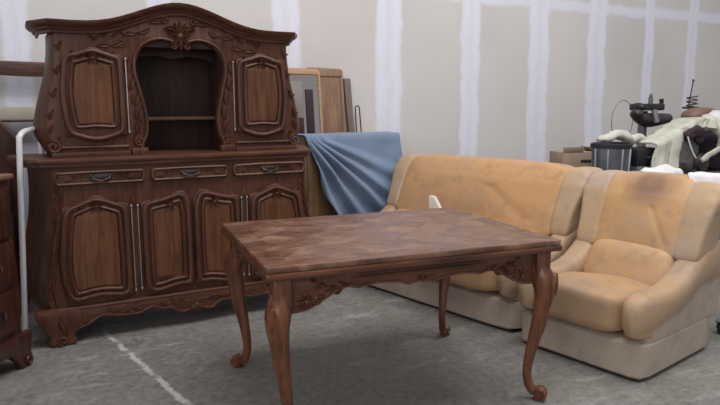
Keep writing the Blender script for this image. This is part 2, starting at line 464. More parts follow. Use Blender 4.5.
# plinth moulding along the bottom of the front + scalloped apron
def sym(f, w, n=60): return [(-w+2*w*i/n, f(-w+2*w*i/n)) for i in range(n+1)]
def apron_z(x):
    a = abs(x)
    z = interp([(0, .105), (.10, .085), (.17, .125), (.26, .140), (.36, .120), (.42, .112), (.48, .135), (.58, .128), (.64, .095), (.70, .06), (.74, .03), (.80, .03)], a)
    return z + .006*math.cos(a*46)
ap = [(-.82, .205)] + sym(apron_z, .82, 100) + [(.82, .205)]
bm = bmesh.new(); prism(bm, ap, -.022, .02, .008)
molding(bm, [(x, z+.012) for x, z in sym(apron_z, .74, 90)], -.024, .008, .008, closed=False)
shell(bm, (0, .125), .055, -.024, PI*1.05, PI*1.95, 7)
for s in (-1, 1):
    spray(bm, (s*.05, .155), -.024, .22, s); spray(bm, (s*.32, .160), -.024, .20, s, up=-1)
    scroll(bm, (s*.66, .145), .030, -.024, 1.4, s, 0)
finish('apron', bm, OAKX, sb)
bm = bmesh.new(); molding(bm, [(-.83, .205), (.83, .205)], -.006, .016, .020, closed=False); finish('base_moulding', bm, OAKX, sb)
# feet: front pair are outward scrolled brackets
for s in (-1, 1):
    bm = bmesh.new()
    o = [(s*.885, .21), (s*.875, .13), (s*.83, .06), (s*.835, .02), (s*.81, 0), (s*.72, 0), (s*.69, .02), (s*.70, .06), (s*.66, .10), (s*.63, .14), (s*.66, .20)]
    prism(bm, [tuple(q) for q in catmull(o, 3, closed=True)], -.035, .06, .012)
    scroll(bm, (s*.765, .035), .028, -.040, 1.3, s, -PI/2, .008)
    leaf(bm, (s*.77, .17), -PI/2-s*.25, .11, .022, .012, -.035)
    finish('foot', bm, OAK, sb)
for s in (-1, 1):
    bm = bmesh.new(); box(bm, s*.83-.035, s*.83+.035, .40, .47, 0, .17, .01); finish('foot', bm, OAK, sb)
# countertop: serpentine ends
bm = bmesh.new()
ct = [(-.765, -.030), (-.800, -.012), (-.832, .07), (-.880, .20), (-.930, .36), (-.945, .45), (-.93, YB+.02)]
ct = [tuple(q) for q in catmull(ct, 5)]
lt = [(-.775, -.030), (-.835, -.014), (-.885, .07), (-.930, .20), (-.965, .36), (-.972, .45), (-.95, YB+.02)]
ct = [tuple(q) for q in catmull(lt, 5)] + [(-x, y) for x, y in reversed(ct)]
slab(bm, ct, 1.036, 1.066, .009)
finish('countertop', bm, OAKX, sb)
bm = bmesh.new(); slab(bm, [(x*.985, y+.012) for x, y in ct], 1.014, 1.037, .005); finish('countertop_moulding', bm, OAKX, sb)

def cart(x0, x1, z0, z1, topf, botf, leftf, rightf, n=22):
    """closed outline of a shaped door; each edge function gives an outward bulge for t in 0..1"""
    o = []
    for i in range(n): t = i/n; o.append((x0+(x1-x0)*t, z0-botf(t)))
    for i in range(n): t = i/n; o.append((x1+rightf(t), z0+(z1-z0)*t))
    for i in range(n): t = i/n; o.append((x1-(x1-x0)*t, z1+topf(1-t)))
    for i in range(n): t = i/n; o.append((x0-leftf(1-t), z1-(z1-z0)*t))
    # drop coincident points
    q = [o[0]]
    for p in o[1:]:
        if math.hypot(p[0]-q[-1][0], p[1]-q[-1][1]) > .002: q.append(p)
    return q
def relax(o, k):
    for _ in range(k):
        n = len(o); o = [(.25*o[i-1][0]+.5*o[i][0]+.25*o[(i+1) % n][0], .25*o[i-1][1]+.5*o[i][1]+.25*o[(i+1) % n][1]) for i in range(n)]
    return o
zero = lambda t: 0.0
def bumpf(c, w, h): return lambda t: h*math.exp(-((t-c)/w)**2)
def fadd(*f): return lambda t: sum(g(t) for g in f)
def endz(f): return lambda t: f(t)*min(1, t*9, (1-t)*9)
def door(name, x0, x1, z0, z1, topf, botf, leftf, rightf, hinge, y=0.0, f=.052, crest=True):
    o = cart(x0, x1, z0, z1, topf, botf, leftf, rightf); soft = relax(o, 10)
    bm = bmesh.new(); prism(bm, o, y-.020, y+.004, .007)
    d = finish(name, bm, OAK, sb, angle=50)
    i1 = inset(soft, .017)
    bm = bmesh.new(); molding(bm, i1, y-.019, .016, .019)
    i2 = relax(inset(soft, f), 4)
    up_ = lambda q: [(x, z+(.034*math.exp(-((x-(x0+x1)/2)/(.24*(x1-x0)))**2)*smoothstep(z0+.22, z0+.08, z) if y > 0 else 0)) for x, z in q]
    i2 = up_(i2)
    molding(bm, i2, y-.020, .012, .020)
    finish('door_moulding', bm, OAK, d)
    i3 = up_(relax(inset(soft, f+.010), 4))
    bm = bmesh.new(); prism(bm, i3, y-.030, y-.016, .012, 3)
    finish('door_panel', bm, OAKP, d, angle=60)
    # carving on crest and along the outer stile
    w = x1-x0; cx = (x0+x1)/2 if crest is True else crest
    tz = z1+topf((cx-x0)/w)
    bm = bmesh.new()
    shell(bm, (cx, tz-f-.010), .042, y-.028, PI*.02, PI*.98, 7, .016)
    for s in (-1, 1):
        L = min(w*.30, abs((x1 if s > 0 else x0)-cx)-.035)
        if L > .03:
            spray(bm, (cx+s*.02, tz-f+.004), y-.024, L, s, .011, 1.05, up=-1)
            scroll(bm, (cx+s*(L+.005), tz-f-.018), .014, y-.024, 1.3, -s, PI/2, .005)
        leaf(bm, (cx, tz-f-.012), -PI/2+s*.55, .042, .011, .010, y-.030, curl=s*.6)
    finish('door_carving', bm, OAK, d)
    # long hinge rod with knob ends
    if hinge:
        hx = x1+.016 if hinge > 0 else x0-.016
        bm = bmesh.new()
        tube(bm, [(hx, y-.010, z0+.02), (hx, y-.010, z1-.02)], .0042, n=8)
        for q in (z0+.02, z1-.02): ball(bm, (hx, y-.010, q), .008, .008, .012, n=3)
        finish('hinge', bm, BRASS, d)
    return d
def wavy(a, k=1): return lambda t: a*math.sin(t*PI*2*k)
archt = endz(fadd(bumpf(.5, .24, .060), bumpf(.12, .10, .006), bumpf(.88, .10, .006)))
lowb = endz(fadd(bumpf(.5, .28, -.014), bumpf(.14, .14, .012), bumpf(.86, .14, .012)))
# base doors, centre x = 0
door('door', -.722, -.368, .245, .792, archt, lowb, lambda t: .034*math.sin(PI*min(1, max(0, 1-t))**1.5), zero, 1)
door('door', .368, .722, .245, .792, archt, lowb, zero, lambda t: .034*math.sin(PI*min(1, max(0, 1-t))**1.5), -1)
rise = endz(lambda t: .052*smoothstep(.05, .8, t)+.010*math.sin(t*PI*3)*(1-t))
fall = lambda t: rise(1-t)
lowr = endz(lambda t: .014*math.sin(t*PI*2)); lowl = lambda t: lowr(1-t)
door('door', -.300, -.008, .250, .792, rise, lowr, zero, zero, -1, crest=-.135)
door('door', .008, .300, .250, .792, fall, lowl, zero, zero, 1, crest=.135)
# fluted stiles between doors
for s in (-1, 1):
    bm = bmesh.new()
    for k in (-.012, .012): molding(bm, [(s*.336+k, .27), (s*.336+k, .82)], -.002, .006, .008, closed=False)
    leaf(bm, (s*.336, .86), -PI/2, .09, .018, .012, 0)
    finish('stile', bm, OAK, sb)
# drawers
for (a, b_) in ((-.742, -.275), (-.222, .222), (.275, .742)):
    o = cart(a, b_, .912, .992, endz(bumpf(.5, .4, .003)), zero, lambda t: .012*math.sin(PI*(1-t)), lambda t: .012*math.sin(PI*t), 14)
    bm = bmesh.new(); prism(bm, o, -.014, .004, .006)
    d = finish('drawer', bm, OAKX, sb)
    bm = bmesh.new(); molding(bm, inset(o, .010), -.014, .009, .014); c = (a+b_)/2
    for s in (-1, 1):
        spray(bm, (c+s*.06, .952), -.014, .125, s, .012, 1.1); scroll(bm, (c+s*.205, .950), .018, -.014, 1.4, s, 0, .005)
    finish('drawer_carving', bm, OAKX, d)
    bm = bmesh.new()
    tube(bm, [tuple(q) for q in catmull([(c-.05, -.018, .962), (c-.042, -.032, .948), (c, -.036, .936), (c+.042, -.032, .948), (c+.05, -.018, .962)], 5)], .0055, n=8)
    for s in (-1, 1): ball(bm, (c+s*.05, -.017, .962), .013, .006, .013, n=4)
    ball(bm, (c, -.016, .953), .055, .005, .017, n=4)
    finish('handle', bm, HANDLE, d)

# ---- hutch (upper cabinet), local y of its front = .10
HY = .10
def cz(x):
    a = abs(x)
    return interp([(0, 1.953), (.05, 1.950), (.10, 1.940), (.16, 1.922), (.22, 1.900), (.28, 1.877), (.34, 1.856), (.40, 1.839), (.46, 1.828), (.52, 1.822), (.60, 1.820), (.80, 1.822)], a)
# front frame with keyhole shaped niche opening
nic = [(.245, 1.075), (.235, 1.13), (.213, 1.18), (.205, 1.25), (.215, 1.34), (.240, 1.45), (.262, 1.55), (.258, 1.62), (.225, 1.685), (.165, 1.725), (.10, 1.738), (.045, 1.728), (0, 1.708)]
nic = [tuple(q) for q in catmull(nic, 4)]
right = [(x, z) for x, z in nic]; left = [(-x, z) for x, z in reversed(nic[:-1])]
sidep = [(.700, 1.075), (.735, 1.13), (.762, 1.20), (.758, 1.28), (.735, 1.40), (.708, 1.53), (.692, 1.66), (.688, 1.765)]
sidep = [tuple(q) for q in catmull(sidep, 3)]
outl = sidep + [(.69-1.38*i/40, cz(.69-1.38*i/40)-.055) for i in range(1, 40)] + [(-x, z) for x, z in reversed(sidep)]
poly = outl + [(-x, z) for x, z in nic] + right[::-1][1:]
# order: outer from right-bottom, over the top, to left-bottom, then niche from left-bottom up and down to right-bottom
bm = bmesh.new(); prism(bm, poly, HY, HY+.035, .004)
finish('hutch_front', bm, OAK, sb, angle=50)
# canted corners and sides, following the swelling outline
for s in (-1, 1):
    bm = bmesh.new(); rings = []
    for x, z in sidep:
        fl = .055-.030*smoothstep(1.15, 1.75, z)
        rings.append([(s*(x-.012), HY+.004, z), (s*(x+fl*.6), HY+.055, z), (s*(x+fl), HY+.12, z), (s*(x+fl), YB-.02, z), (s*(x+.025), YB-.02, z), (s*(x+.02), HY+.13, z), (s*(x-.012), HY+.035, z)])
    loft(bm, rings)
    for x, z in sidep[::3]:
        leaf(bm, (s*(x-.016), z), PI/2+s*.2, .06, .014, .012, HY, curl=s*.5); leaf(bm, (s*(x-.022), z), PI/2-s*.6, .045, .010, .010, HY, curl=-s*.5)
    finish('hutch_side', bm, OAK, sb, angle=40)
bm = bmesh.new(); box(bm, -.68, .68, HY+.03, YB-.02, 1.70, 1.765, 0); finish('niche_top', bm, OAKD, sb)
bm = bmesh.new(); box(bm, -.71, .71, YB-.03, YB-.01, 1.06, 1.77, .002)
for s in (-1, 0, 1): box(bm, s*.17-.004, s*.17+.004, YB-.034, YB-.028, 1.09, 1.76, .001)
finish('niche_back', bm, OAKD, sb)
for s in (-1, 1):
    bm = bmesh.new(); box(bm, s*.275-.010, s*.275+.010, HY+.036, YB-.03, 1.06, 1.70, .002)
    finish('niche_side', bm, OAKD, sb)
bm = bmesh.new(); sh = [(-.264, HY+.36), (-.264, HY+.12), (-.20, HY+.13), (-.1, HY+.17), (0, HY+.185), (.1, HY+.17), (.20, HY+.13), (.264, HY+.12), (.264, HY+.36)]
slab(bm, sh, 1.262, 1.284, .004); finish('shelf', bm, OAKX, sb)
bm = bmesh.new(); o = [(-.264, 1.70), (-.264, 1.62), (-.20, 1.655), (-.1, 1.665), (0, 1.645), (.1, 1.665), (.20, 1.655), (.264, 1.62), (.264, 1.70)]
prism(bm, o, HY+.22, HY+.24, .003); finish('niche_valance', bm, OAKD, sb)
# niche moulding and carved pilasters either side
bm = bmesh.new()
full = [(-x, z) for x, z in nic][:-1] + [nic[-1]] + right[::-1][1:]
op = [(x+(.012 if x > 0 else -.012 if x < 0 else 0), z+(.010 if z > 1.6 else 0)) for x, z in full]
molding(bm, op, HY-.002, .010, .014, closed=False)
finish('niche_moulding', bm, OAK, sb)
for s in (-1, 1):
    bm = bmesh.new()
    cxs = [(.262, 1.13), (.250, 1.19), (.248, 1.27), (.262, 1.36), (.285, 1.45), (.300, 1.55)]
    for x, z in cxs:
        leaf(bm, (s*(x+.012), z), PI/2+.35*s, .085, .018, .014, HY, curl=-.5*s); leaf(bm, (s*(x+.012), z), PI/2-.55*s, .07, .014, .012, HY, curl=.7*s)
    scroll(bm, (s*.262, 1.145), .032, HY-.004, 1.6, -s, PI/2, .009)
    box(bm, s*.268-.048, s*.268+.048, HY-.030, HY+.02, 1.062, 1.108, .010)
    # frieze foliage beneath the cornice
    for i in range(6):
        x = .10+.075*i; leaf(bm, (s*x, cz(x)-.100-.012*i), (0 if s > 0 else PI)+s*.5*(-1)**i-.25*s, .085, .016, .012, HY, curl=-.9*s*(-1)**i)
    spray(bm, (s*.30, 1.755), HY, .22, s, .012, 1.2)
    scroll(bm, (s*.335, 1.715), .026, HY, 1.5, s, 0, .007)
    finish('pilaster_carving', bm, OAK, sb)
# crest ornament over the niche
bm = bmesh.new()
shell(bm, (0, 1.765), .090, HY-.006, PI*.12, PI*.88, 7, .022)
for s in (-1, 1):
    leaf(bm, (0, 1.79), PI/2+s*.95, .10, .020, .020, HY-.004, curl=s*1.0); leaf(bm, (s*.01, 1.76), -PI/2+s*.5, .075, .016, .022, HY-.010, curl=s*1.0)
    scroll(bm, (s*.040, 1.705), .020, HY-.014, 1.5, s, PI/2, .008); scroll(bm, (s*.085, 1.855), .022, HY-.006, 1.4, -s, 0, .007)
leaf(bm, (0, 1.76), -PI/2, .085, .020, .026, HY-.010)
finish('crest_carving', bm, OAK, sb)
# hutch doors
hl = lambda t: .030*math.sin(PI*max(0, min(1, 1-t)))**1.0*(1-t)*2 if t < 1 else 0
htop = endz(fadd(bumpf(.5, .22, .046), bumpf(.08, .10, .010), bumpf(.92, .10, .010)))
hbot = endz(fadd(bumpf(.5, .30, .034), bumpf(.1, .10, -.008), bumpf(.9, .10, -.008)))
door('hutch_door', -.662, -.338, 1.180, 1.640, htop, hbot, lambda t: .022*math.sin(PI*(1-t))**2*(1 if t > .0 else 0)+.0, zero, 1, y=HY, f=.055)
door('hutch_door', .338, .662, 1.180, 1.640, htop, hbot, zero, lambda t: .022*math.sin(PI*(1-t))**2, -1, y=HY, f=.055)
# base step of hutch
for s in (-1, 1):
    bm = bmesh.new()
    box(bm, min(s*.32, s*.745), max(s*.32, s*.745), HY-.022, HY+.03, 1.062, 1.092, .008)
    molding(bm, [(s*.33, 1.118), (s*.70, 1.118)], HY-.002, .010, .012, closed=False)
    scroll(bm, (s*.730, 1.125), .036, HY-.008, 1.5, s, PI/2, .012)
    finish('hutch_base_moulding', bm, OAKX, sb)
# cornice: profile swept along the plan and over the arched crest
prof = [(0, -.070), (.012, -.066), (.014, -.054), (.024, -.048), (.030, -.036), (.046, -.028), (.060, -.012), (.062, 0), (.040, .004), (-.03, .004)]
path = [(-.755, YB-.02, -1), (-.755, HY+.12, -1), (-.695, HY+.0, -.5)]
stat = []
def st(x, y, nx, ny, z): stat.append((x, y, nx, ny, z))
st(-.755, YB-.02, -1, 0, cz(.8)); st(-.755, HY+.13, -1, -.35, cz(.8)); st(-.700, HY, -.45, -1, cz(.7))
for i in range(1, 56):
    x = -.70+1.40*i/56; st(x, HY, 0, -1, cz(x))
st(.700, HY, .45, -1, cz(.7)); st(.755, HY+.13, 1, -.35, cz(.8)); st(.755, YB-.02, 1, 0, cz(.8))
bm = bmesh.new(); rows = []
for x, y, nx, ny, z in stat: rows.append([bm.verts.new((x+nx*o_, y+ny*o_, z+dz)) for o_, dz in prof])
for r0, r1 in zip(rows, rows[1:]): bridge(bm, r0, r1)
bm.faces.new(rows[0]); bm.faces.new(rows[-1])
finish('cornice', bm, OAKX, sb, angle=35)
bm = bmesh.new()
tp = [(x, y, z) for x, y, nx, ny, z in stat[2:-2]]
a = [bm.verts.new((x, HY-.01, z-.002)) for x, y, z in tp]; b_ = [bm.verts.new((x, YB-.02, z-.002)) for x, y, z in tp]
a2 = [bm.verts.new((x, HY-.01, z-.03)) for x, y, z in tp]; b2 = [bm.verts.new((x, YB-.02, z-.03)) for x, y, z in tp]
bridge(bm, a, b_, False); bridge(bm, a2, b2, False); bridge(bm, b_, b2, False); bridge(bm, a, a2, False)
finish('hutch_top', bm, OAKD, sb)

# ================================================================== TABLE
tb = thing('dining_table', 'worn brown oak extending table with parquet top and cabriole legs', 'table', (1.435, 2.578, 0), R(-5.9))
def rr(w, d, r=.03, n=4):
    o = []
    for cx, cy, a0 in ((w-r, d-r, 0), (-w+r, d-r, PI/2), (-w+r, -d+r, PI), (w-r, -d+r, 1.5*PI)):
        for k in range(n+1): a = a0+PI/2*k/n; o.append((cx+r*math.cos(a), cy+r*math.sin(a)))
    return o
bm = bmesh.new(); slab(bm, rr(.662, .498, .012), .7365, .760, .004); finish('tabletop', bm, TOP, tb)
bm = bmesh.new(); slab(bm, rr(.667, .503, .014), .7105, .7355, .005); finish('draw_leaf', bm, TABLEX, tb)
bm = bmesh.new(); slab(bm, rr(.635, .470, .01), .700, .711, .002); finish('under_moulding', bm, TABLEX, tb)
AX, AY = .595, .432
def tap(L):
    def f(t):          # t from -1..1 along the rail
        a = abs(t)
        return interp([(0, .628), (.10, .618), (.18, .632), (.36, .640), (.50, .628), (.58, .640), (.66, .625), (.74, .600), (.82, .575), (.88, .560), (1, .555)], a)
    return f
def rail(L, y, M):
    bm = bmesh.new(); f = tap(L)
    o = [(-L, .702)] + [(L*(-1+2*i/60), f(-1+2*i/60)) for i in range(61)] + [(L, .702)]
    prism(bm, o, -.012, .012, .004)
    # a rope of gadroons beneath the top
    n = 44
    for i in range(n):
        x = -L*.50+L*1.0*i/(n-1); ball(bm, (x, -.013, .688), .0058, .006, .0085, n=2)
    molding(bm, [(-L*.55, .675), (L*.55, .675)], -.012, .004, .005, closed=False)
    molding(bm, [(L*(-.94+1.88*i/50), f(-.94+1.88*i/50)+.007) for i in range(51)], -.012, .005, .006, closed=False)
    for s in (-1, 1):
        spray(bm, (s*L*.55, .655), -.012, L*.30, s, .012, 1.1, up=-1)
        scroll(bm, (s*L*.80, .605), .024, -.012, 1.6, -s, PI/2, .007); shell(bm, (s*L*.88, .600), .04, -.012, PI*.2, PI*1.2, 5, .010)
        leaf(bm, (s*L*.72, .640), -PI/2+s*.5, .05, .012, .012, -.012, curl=s)
    shell(bm, (0, .650), .028, -.012, PI*1.1, PI*1.9, 5, .010)
    bmesh.ops.transform(bm, matrix=M, verts=bm.verts)
    finish('apron', bm, TABLEX, tb)
rail(AX-.03, 0, Matrix.Translation((0, -AY, 0)))
rail(AX-.03, 0, Matrix.Translation((0, AY, 0)) @ Matrix.Rotation(PI, 4, 'Z'))
rail(AY-.03, 0, Matrix.Translation((AX, 0, 0)) @ Matrix.Rotation(PI/2, 4, 'Z'))
rail(AY-.03, 0, Matrix.Translation((-AX, 0, 0)) @ Matrix.Rotation(-PI/2, 4, 'Z'))
for sx, sy in ((-1, -1), (1, -1), (1, 1), (-1, 1)):
    bm = bmesh.new()
    box(bm, sx*AX-.036, sx*AX+.036, sy*AY-.036, sy*AY+.036, .590, .703, .006)
    A = math.atan2(sy, sx); ca, sa = math.cos(A), math.sin(A)
    # (outward offset, z, half width)
    path = [(-.010, .640, .040), (.000, .612, .045), (.014, .588, .050), (.024, .555, .051), (.026, .510, .045), (.018, .450, .038), (.006, .360, .034), (-.012, .285, .028), (-.027, .210, .024), (-.036, .145, .021), (-.034, .095, .020), (-.020, .055, .021), (.002, .036, .022)]
    pp = catmull([Vector(q) for q in path], 3); rings = []
    for i, q in enumerate(pp):
        nx_ = pp[min(i+1, len(pp)-1)]-pp[max(i-1, 0)]
        t = Vector((nx_.x, nx_.y)).normalized()      # (out, z)
        rng = []
        for k in range(16):
            a = k/16*2*PI; c_, s_ = math.cos(a), math.sin(a)
            e = .75; u = q.z*math.copysign(abs(c_)**e, c_)*1.0; w = q.z*math.copysign(abs(s_)**e, s_)*.92
            # u lies in the out-z plane, perpendicular to the path
            ou = q.x + (-t.y)*u; z = q.y + t.x*u
            if k == 8: pass
            rng.append((sx*AX+ca*ou-sa*w, sy*AY+sa*ou+ca*w, max(z, .004)))
        rings.append(rng)
    loft(bm, rings)
    # scrolled toe
    Mt = Matrix.Translation((sx*AX, sy*AY, 0)) @ Matrix.Rotation(A+PI/2, 4, 'Z')   # local -Y points outwards
    t = bmesh.new()
    prof_ = [(.0, -.022), (.028, -.022), (.032, -.013), (.032, .013), (.028, .022), (0, .022)]
    lathe(t, [(max(r_, .0008), h_) for r_, h_ in prof_], 16, (0, -.026, .034), Matrix.Rotation(PI/2, 4, 'Y'))
    for s in (-1, 1):
        pts = []
        for i in range(22):
            tt = i/21; a = -PI/2+tt*1.5*2*PI; r_ = .028*(1-.75*tt); pts.append((s*.023, -.026-math.cos(a)*r_, .034+math.sin(a)*r_))
        tube(t, pts, .005, n=6)
    box(t, -.016, .016, -.035, .004, .0, .010, .003)
    bmesh.ops.transform(t, matrix=Mt, verts=t.verts); add(bm, t)
    # carved leaf falling over the knee
    t = bmesh.new()
    for k, (an, L_, w_) in enumerate(((-PI/2, .10, .022), (-PI/2+.5, .06, .014), (-PI/2-.5, .06, .014))):
        leaf(t, (0, .605), an, L_, w_, .014, -.072 if k == 0 else -.064)
    bmesh.ops.transform(t, matrix=Mt, verts=t.verts); add(bm, t)
    finish('leg', bm, TABLEW, tb, angle=60)

# ================================================================== UPHOLSTERY
def arm_bm(xc, w, prof, y0, y1, s):
    """arm and wing in one: sections across the width, advancing backwards. prof: y -> (top z)"""
    bm = bmesh.new(); rings = []; n = 26
    for i in range(n+1):
        t = i/n; y = y0+(y1-y0)*t
        e = min(1, (1-(1-min(1, t/.16))**2)**.5) * min(1, (1-(1-min(1, (1-t)/.10))**2)**.5+.02)
        e = max(e, .04)
        zt = prof(y); zb = .208+.15*smoothstep(.10, .72, y); zm = (zt+zb)/2; hz = (zt-zb)/2; hw = w/2
        # the front is a round boss
        hz2 = hz*(.55+.45*e) if t < .5 else hz*(.85+.15*e)
        hw2 = hw*(.35+.65*e)
        rng = []
        for k in range(28):
            a = k/28*2*PI; c_, s_ = math.cos(a), math.sin(a); ex = .62
            x = math.copysign(abs(c_)**ex, c_)*hw2; z = math.copysign(abs(s_)**ex, s_)*hz2
            # waist: crease under the roll
            zz = zm+z
            cr = math.exp(-((zz-(zb+.045))/.016)**2)*.012
            x -= math.copysign(cr, x) if abs(x) > .01 else 0
            p = Vector((xc+x, y, zz))
            # gathered pleats on the front boss
            pl = .004*math.sin(a*13)*math.exp(-((t-.14)/.07)**2)
            p.x += c_*pl; p.z += s_*pl
            p.x += noise.noise(p*5)*.008
            rng.append(tuple(p))
        rings.append(rng)
    loft(bm, rings); return bm
def seating(root, x0, x1, backmat, n=1, aw=.155):
    W_ = x1-x0; c = (x0+x1)/2
    bm = bmesh.new(); ball(bm, (c, .40, .105), W_/2-.006, .385, .098, k=16, n=10, fn=lambda p: (p.x, p.y+noise.noise(p*3)*.004, p.z))
    finish('seat_base', bm, LE_BASE, root)
    for s in (-1, 1):
        xc = x0+.062 if s < 0 else x1-.062
        bm = bmesh.new(); ball(bm, (xc, .47, .295), .055, .40, .125, k=9, n=10, fn=lambda p: (p.x, p.y, p.z+.0)); finish('side_panel', bm, LE_BASE, root)
    bm = bmesh.new(); box(bm, x0+.03, x1-.03, .04, .76, .0, .010, .002); finish('glide', bm, BLACK, root)
    # seat cushions
    cw = (W_-2*aw+.05)/n
    for k in range(n):
        xc = x0+aw-.025+cw*(k+.5)
        def f(p, xc=xc):
            u = (p.x-xc)/(cw/2); d = p.y
            z = p.z+.022*(1-u*u)*(1 if p.z > .33 else 0)+noise.noise(p*4)*.010
            y = p.y-.018*(1-u*u)*(1 if p.y < .1 else 0)
            if p.z > .33: z += -.05*smoothstep(.12, .50, d)
            for pu in (-.5, 0, .45): z -= .006*math.exp(-((u-pu)/.05)**2)*smoothstep(.15, -.02, d)
            return (p.x, y, z)
        bm = bmesh.new(); ball(bm, (xc, .235, .315), cw/2, .265, .105, k=5.5, n=16, fn=f)
        finish('seat_cushion', bm, LE_SEAT, root)
        # lumbar cushion
        def g(p, xc=xc):
            u = (p.x-xc)/(cw/2); h = (p.z-.47)/.13
            y = p.y+.10*(p.z-.36)/.2-.012*(1-u*u)+noise.noise(p*5)*.010
            x = xc+(p.x-xc)*(1.12-.17*(h+1)/2)
            y += .012*math.exp(-((u-.45-.15*h)/.05)**2)+.010*math.exp(-((u+.55-.2*h)/.05)**2)
            return (x, y, p.z)
        lz = .455 if n == 1 else .425
        bm = bmesh.new(); ball(bm, (xc, .505, lz), cw/2-.006, .095, .120 if n == 1 else .105, k=5, n=14, fn=g)
        finish('lumbar_cushion', bm, backmat, root)
    # upper back: middle cushion(s) and two wings that lie flush with it
    wing = .135
    def lean_(p, u, amp):
        h = (p.z-.56)/.38
        y = p.y+.15*h+.05*max(0, h-.72)*2-.014*math.sin(PI*max(0, min(1, h)))*amp*(1-u*u)
        y += noise.noise(Vector((p.x*3, p.y*3, p.z*3+5)))*.014+noise.noise(Vector((p.x*9, 3, p.z*7)))*.005
        return y, h
    bw = W_-2*wing+.05
    for k in range(1):
        xc = c
        def h_(p, xc=xc):
            u = (p.x-xc)/(bw/2); y, h = lean_(p, u, 1)
            y += .010*math.exp(-((u-.35-.9*(.45-h))/.05)**2)*(1 if .05 < h < .6 else 0)
            if n == 2: y += .010*math.exp(-(p.x-c)**2/.0006)
            y += .004*math.sin(p.x*60+p.z*8)*smoothstep(.75, 1.0, h)
            return (p.x, y, p.z+.006*(1-u*u)*(h > .8))
        bm = bmesh.new(); ball(bm, (xc, .632, .730 if n == 1 else .715), bw/2, .092, .215 if n == 1 else .235, k=9, n=30, fn=h_)
        finish('back_cushion', bm, backmat, root)
    for s in (-1, 1):
        xc = x0+wing/2 if s < 0 else x1-wing/2
        def w_(p, xc=xc, s=s):
            u = (p.x-xc)/(wing/2); y, h = lean_(p, 0, 0)
            x = p.x+s*.035*smoothstep(.1, .9, h)*(1+s*u)/2-s*.01
            pk = .006*math.sin(p.z*95)*smoothstep(.55, .95, h)*max(0, s*u)        # gathers at the top outer edge
            return (x, y+pk-.012*(1-s*u)/2*0, p.z-.012*max(0, s*u)**2*(h > .6))
        bm = bmesh.new(); ball(bm, (xc, .648, .728), wing/2+.006, .110, .215, k=6.5, n=20, fn=w_)
        finish('wing', bm, LE_WING, root, angle=80)
    # arm with wing
    tab = [(-.06, .425), (.05, .435), (.20, .430), (.34, .442), (.44, .470), (.52, .515), (.58, .560), (.66, .60), (.80, .62), (.93, .60)]
    def top(y): return interp(tab, y)
    for s in (-1, 1):
        xc = (x0+aw/2-.008) if s < 0 else (x1-aw/2+.008)
        bm = arm_bm(xc, aw, top, -.035, .90, s)
        finish('arm', bm, LE_ARM, root, angle=70)
    bm = bmesh.new()
    def rb(p):
        h = (p.z-.2)/.72; return (p.x, p.y+.10*max(0, h), p.z)
    ball(bm, (c, .745, .56), W_/2-.05, .075, .365, k=8, n=12, fn=rb); finish('back_shell', bm, LE_WING, root)
aD = math.atan2(-.977, .213)
sofa = thing('sofa', 'long tan leather sofa standing behind the table, left of the armchair', 'sofa', (2.168, 3.981, 0), aD)
seating(sofa, -.485, 1.25, LE_SOFA, 2, .15)
aC = math.atan2(-.98, .199)
chair = thing('armchair', 'single tan leather armchair with dark stain on the top of its back', 'armchair', (2.517, 1.969, 0), aC)
seating(chair, -.715, .03, LE_BACK, 1, .150)

# cream folded cloth on the sofa seat, only its tip above the table
bm = bmesh.new()
def cf(p): k = (p.z-.40)/.28; return (.40+(p.x-.40)*(1-.72*k)-.16*k, p.y+.28*(p.z-.40), p.z)
ball(bm, (.44, .275, .548), .13, .014, .150, k=8, n=8, fn=cf)
o = finish('folded_cloth', bm, plain('cream_cotton', (.74, .68, .56), .8, 0, .05)); o.location = (2.168, 3.981, 0); o.rotation_euler = (0, 0, aD)
tag(o, 'pointed cream folded cloth leaning on the sofa back, tip showing above the table edge', 'cloth')

# ================================================================== CABINET UNDER THE BLANKET, BLANKET, BOARDS
CZ = 1.105
cb_ = thing('cabinet', 'yellow-brown wooden cabinet under the blue blanket, right of the carved sideboard', 'cabinet', (2.405, 4.81, 0))
bm = bmesh.new(); box(bm, -.43, .43, .0, .37, .06, CZ, .006); finish('body', bm, OLIVEW, cb_)
for s in (-1, 1):
    bm = bmesh.new(); box(bm, s*.212-.200, s*.212+.200, -.018, .002, .12, 1.06, .008); finish('door', bm, OLIVEW, cb_)
bm = bmesh.new(); box(bm, -.40, .40, .02, .35, 0, .06, .004); finish('plinth', bm, OLIVEW, cb_)
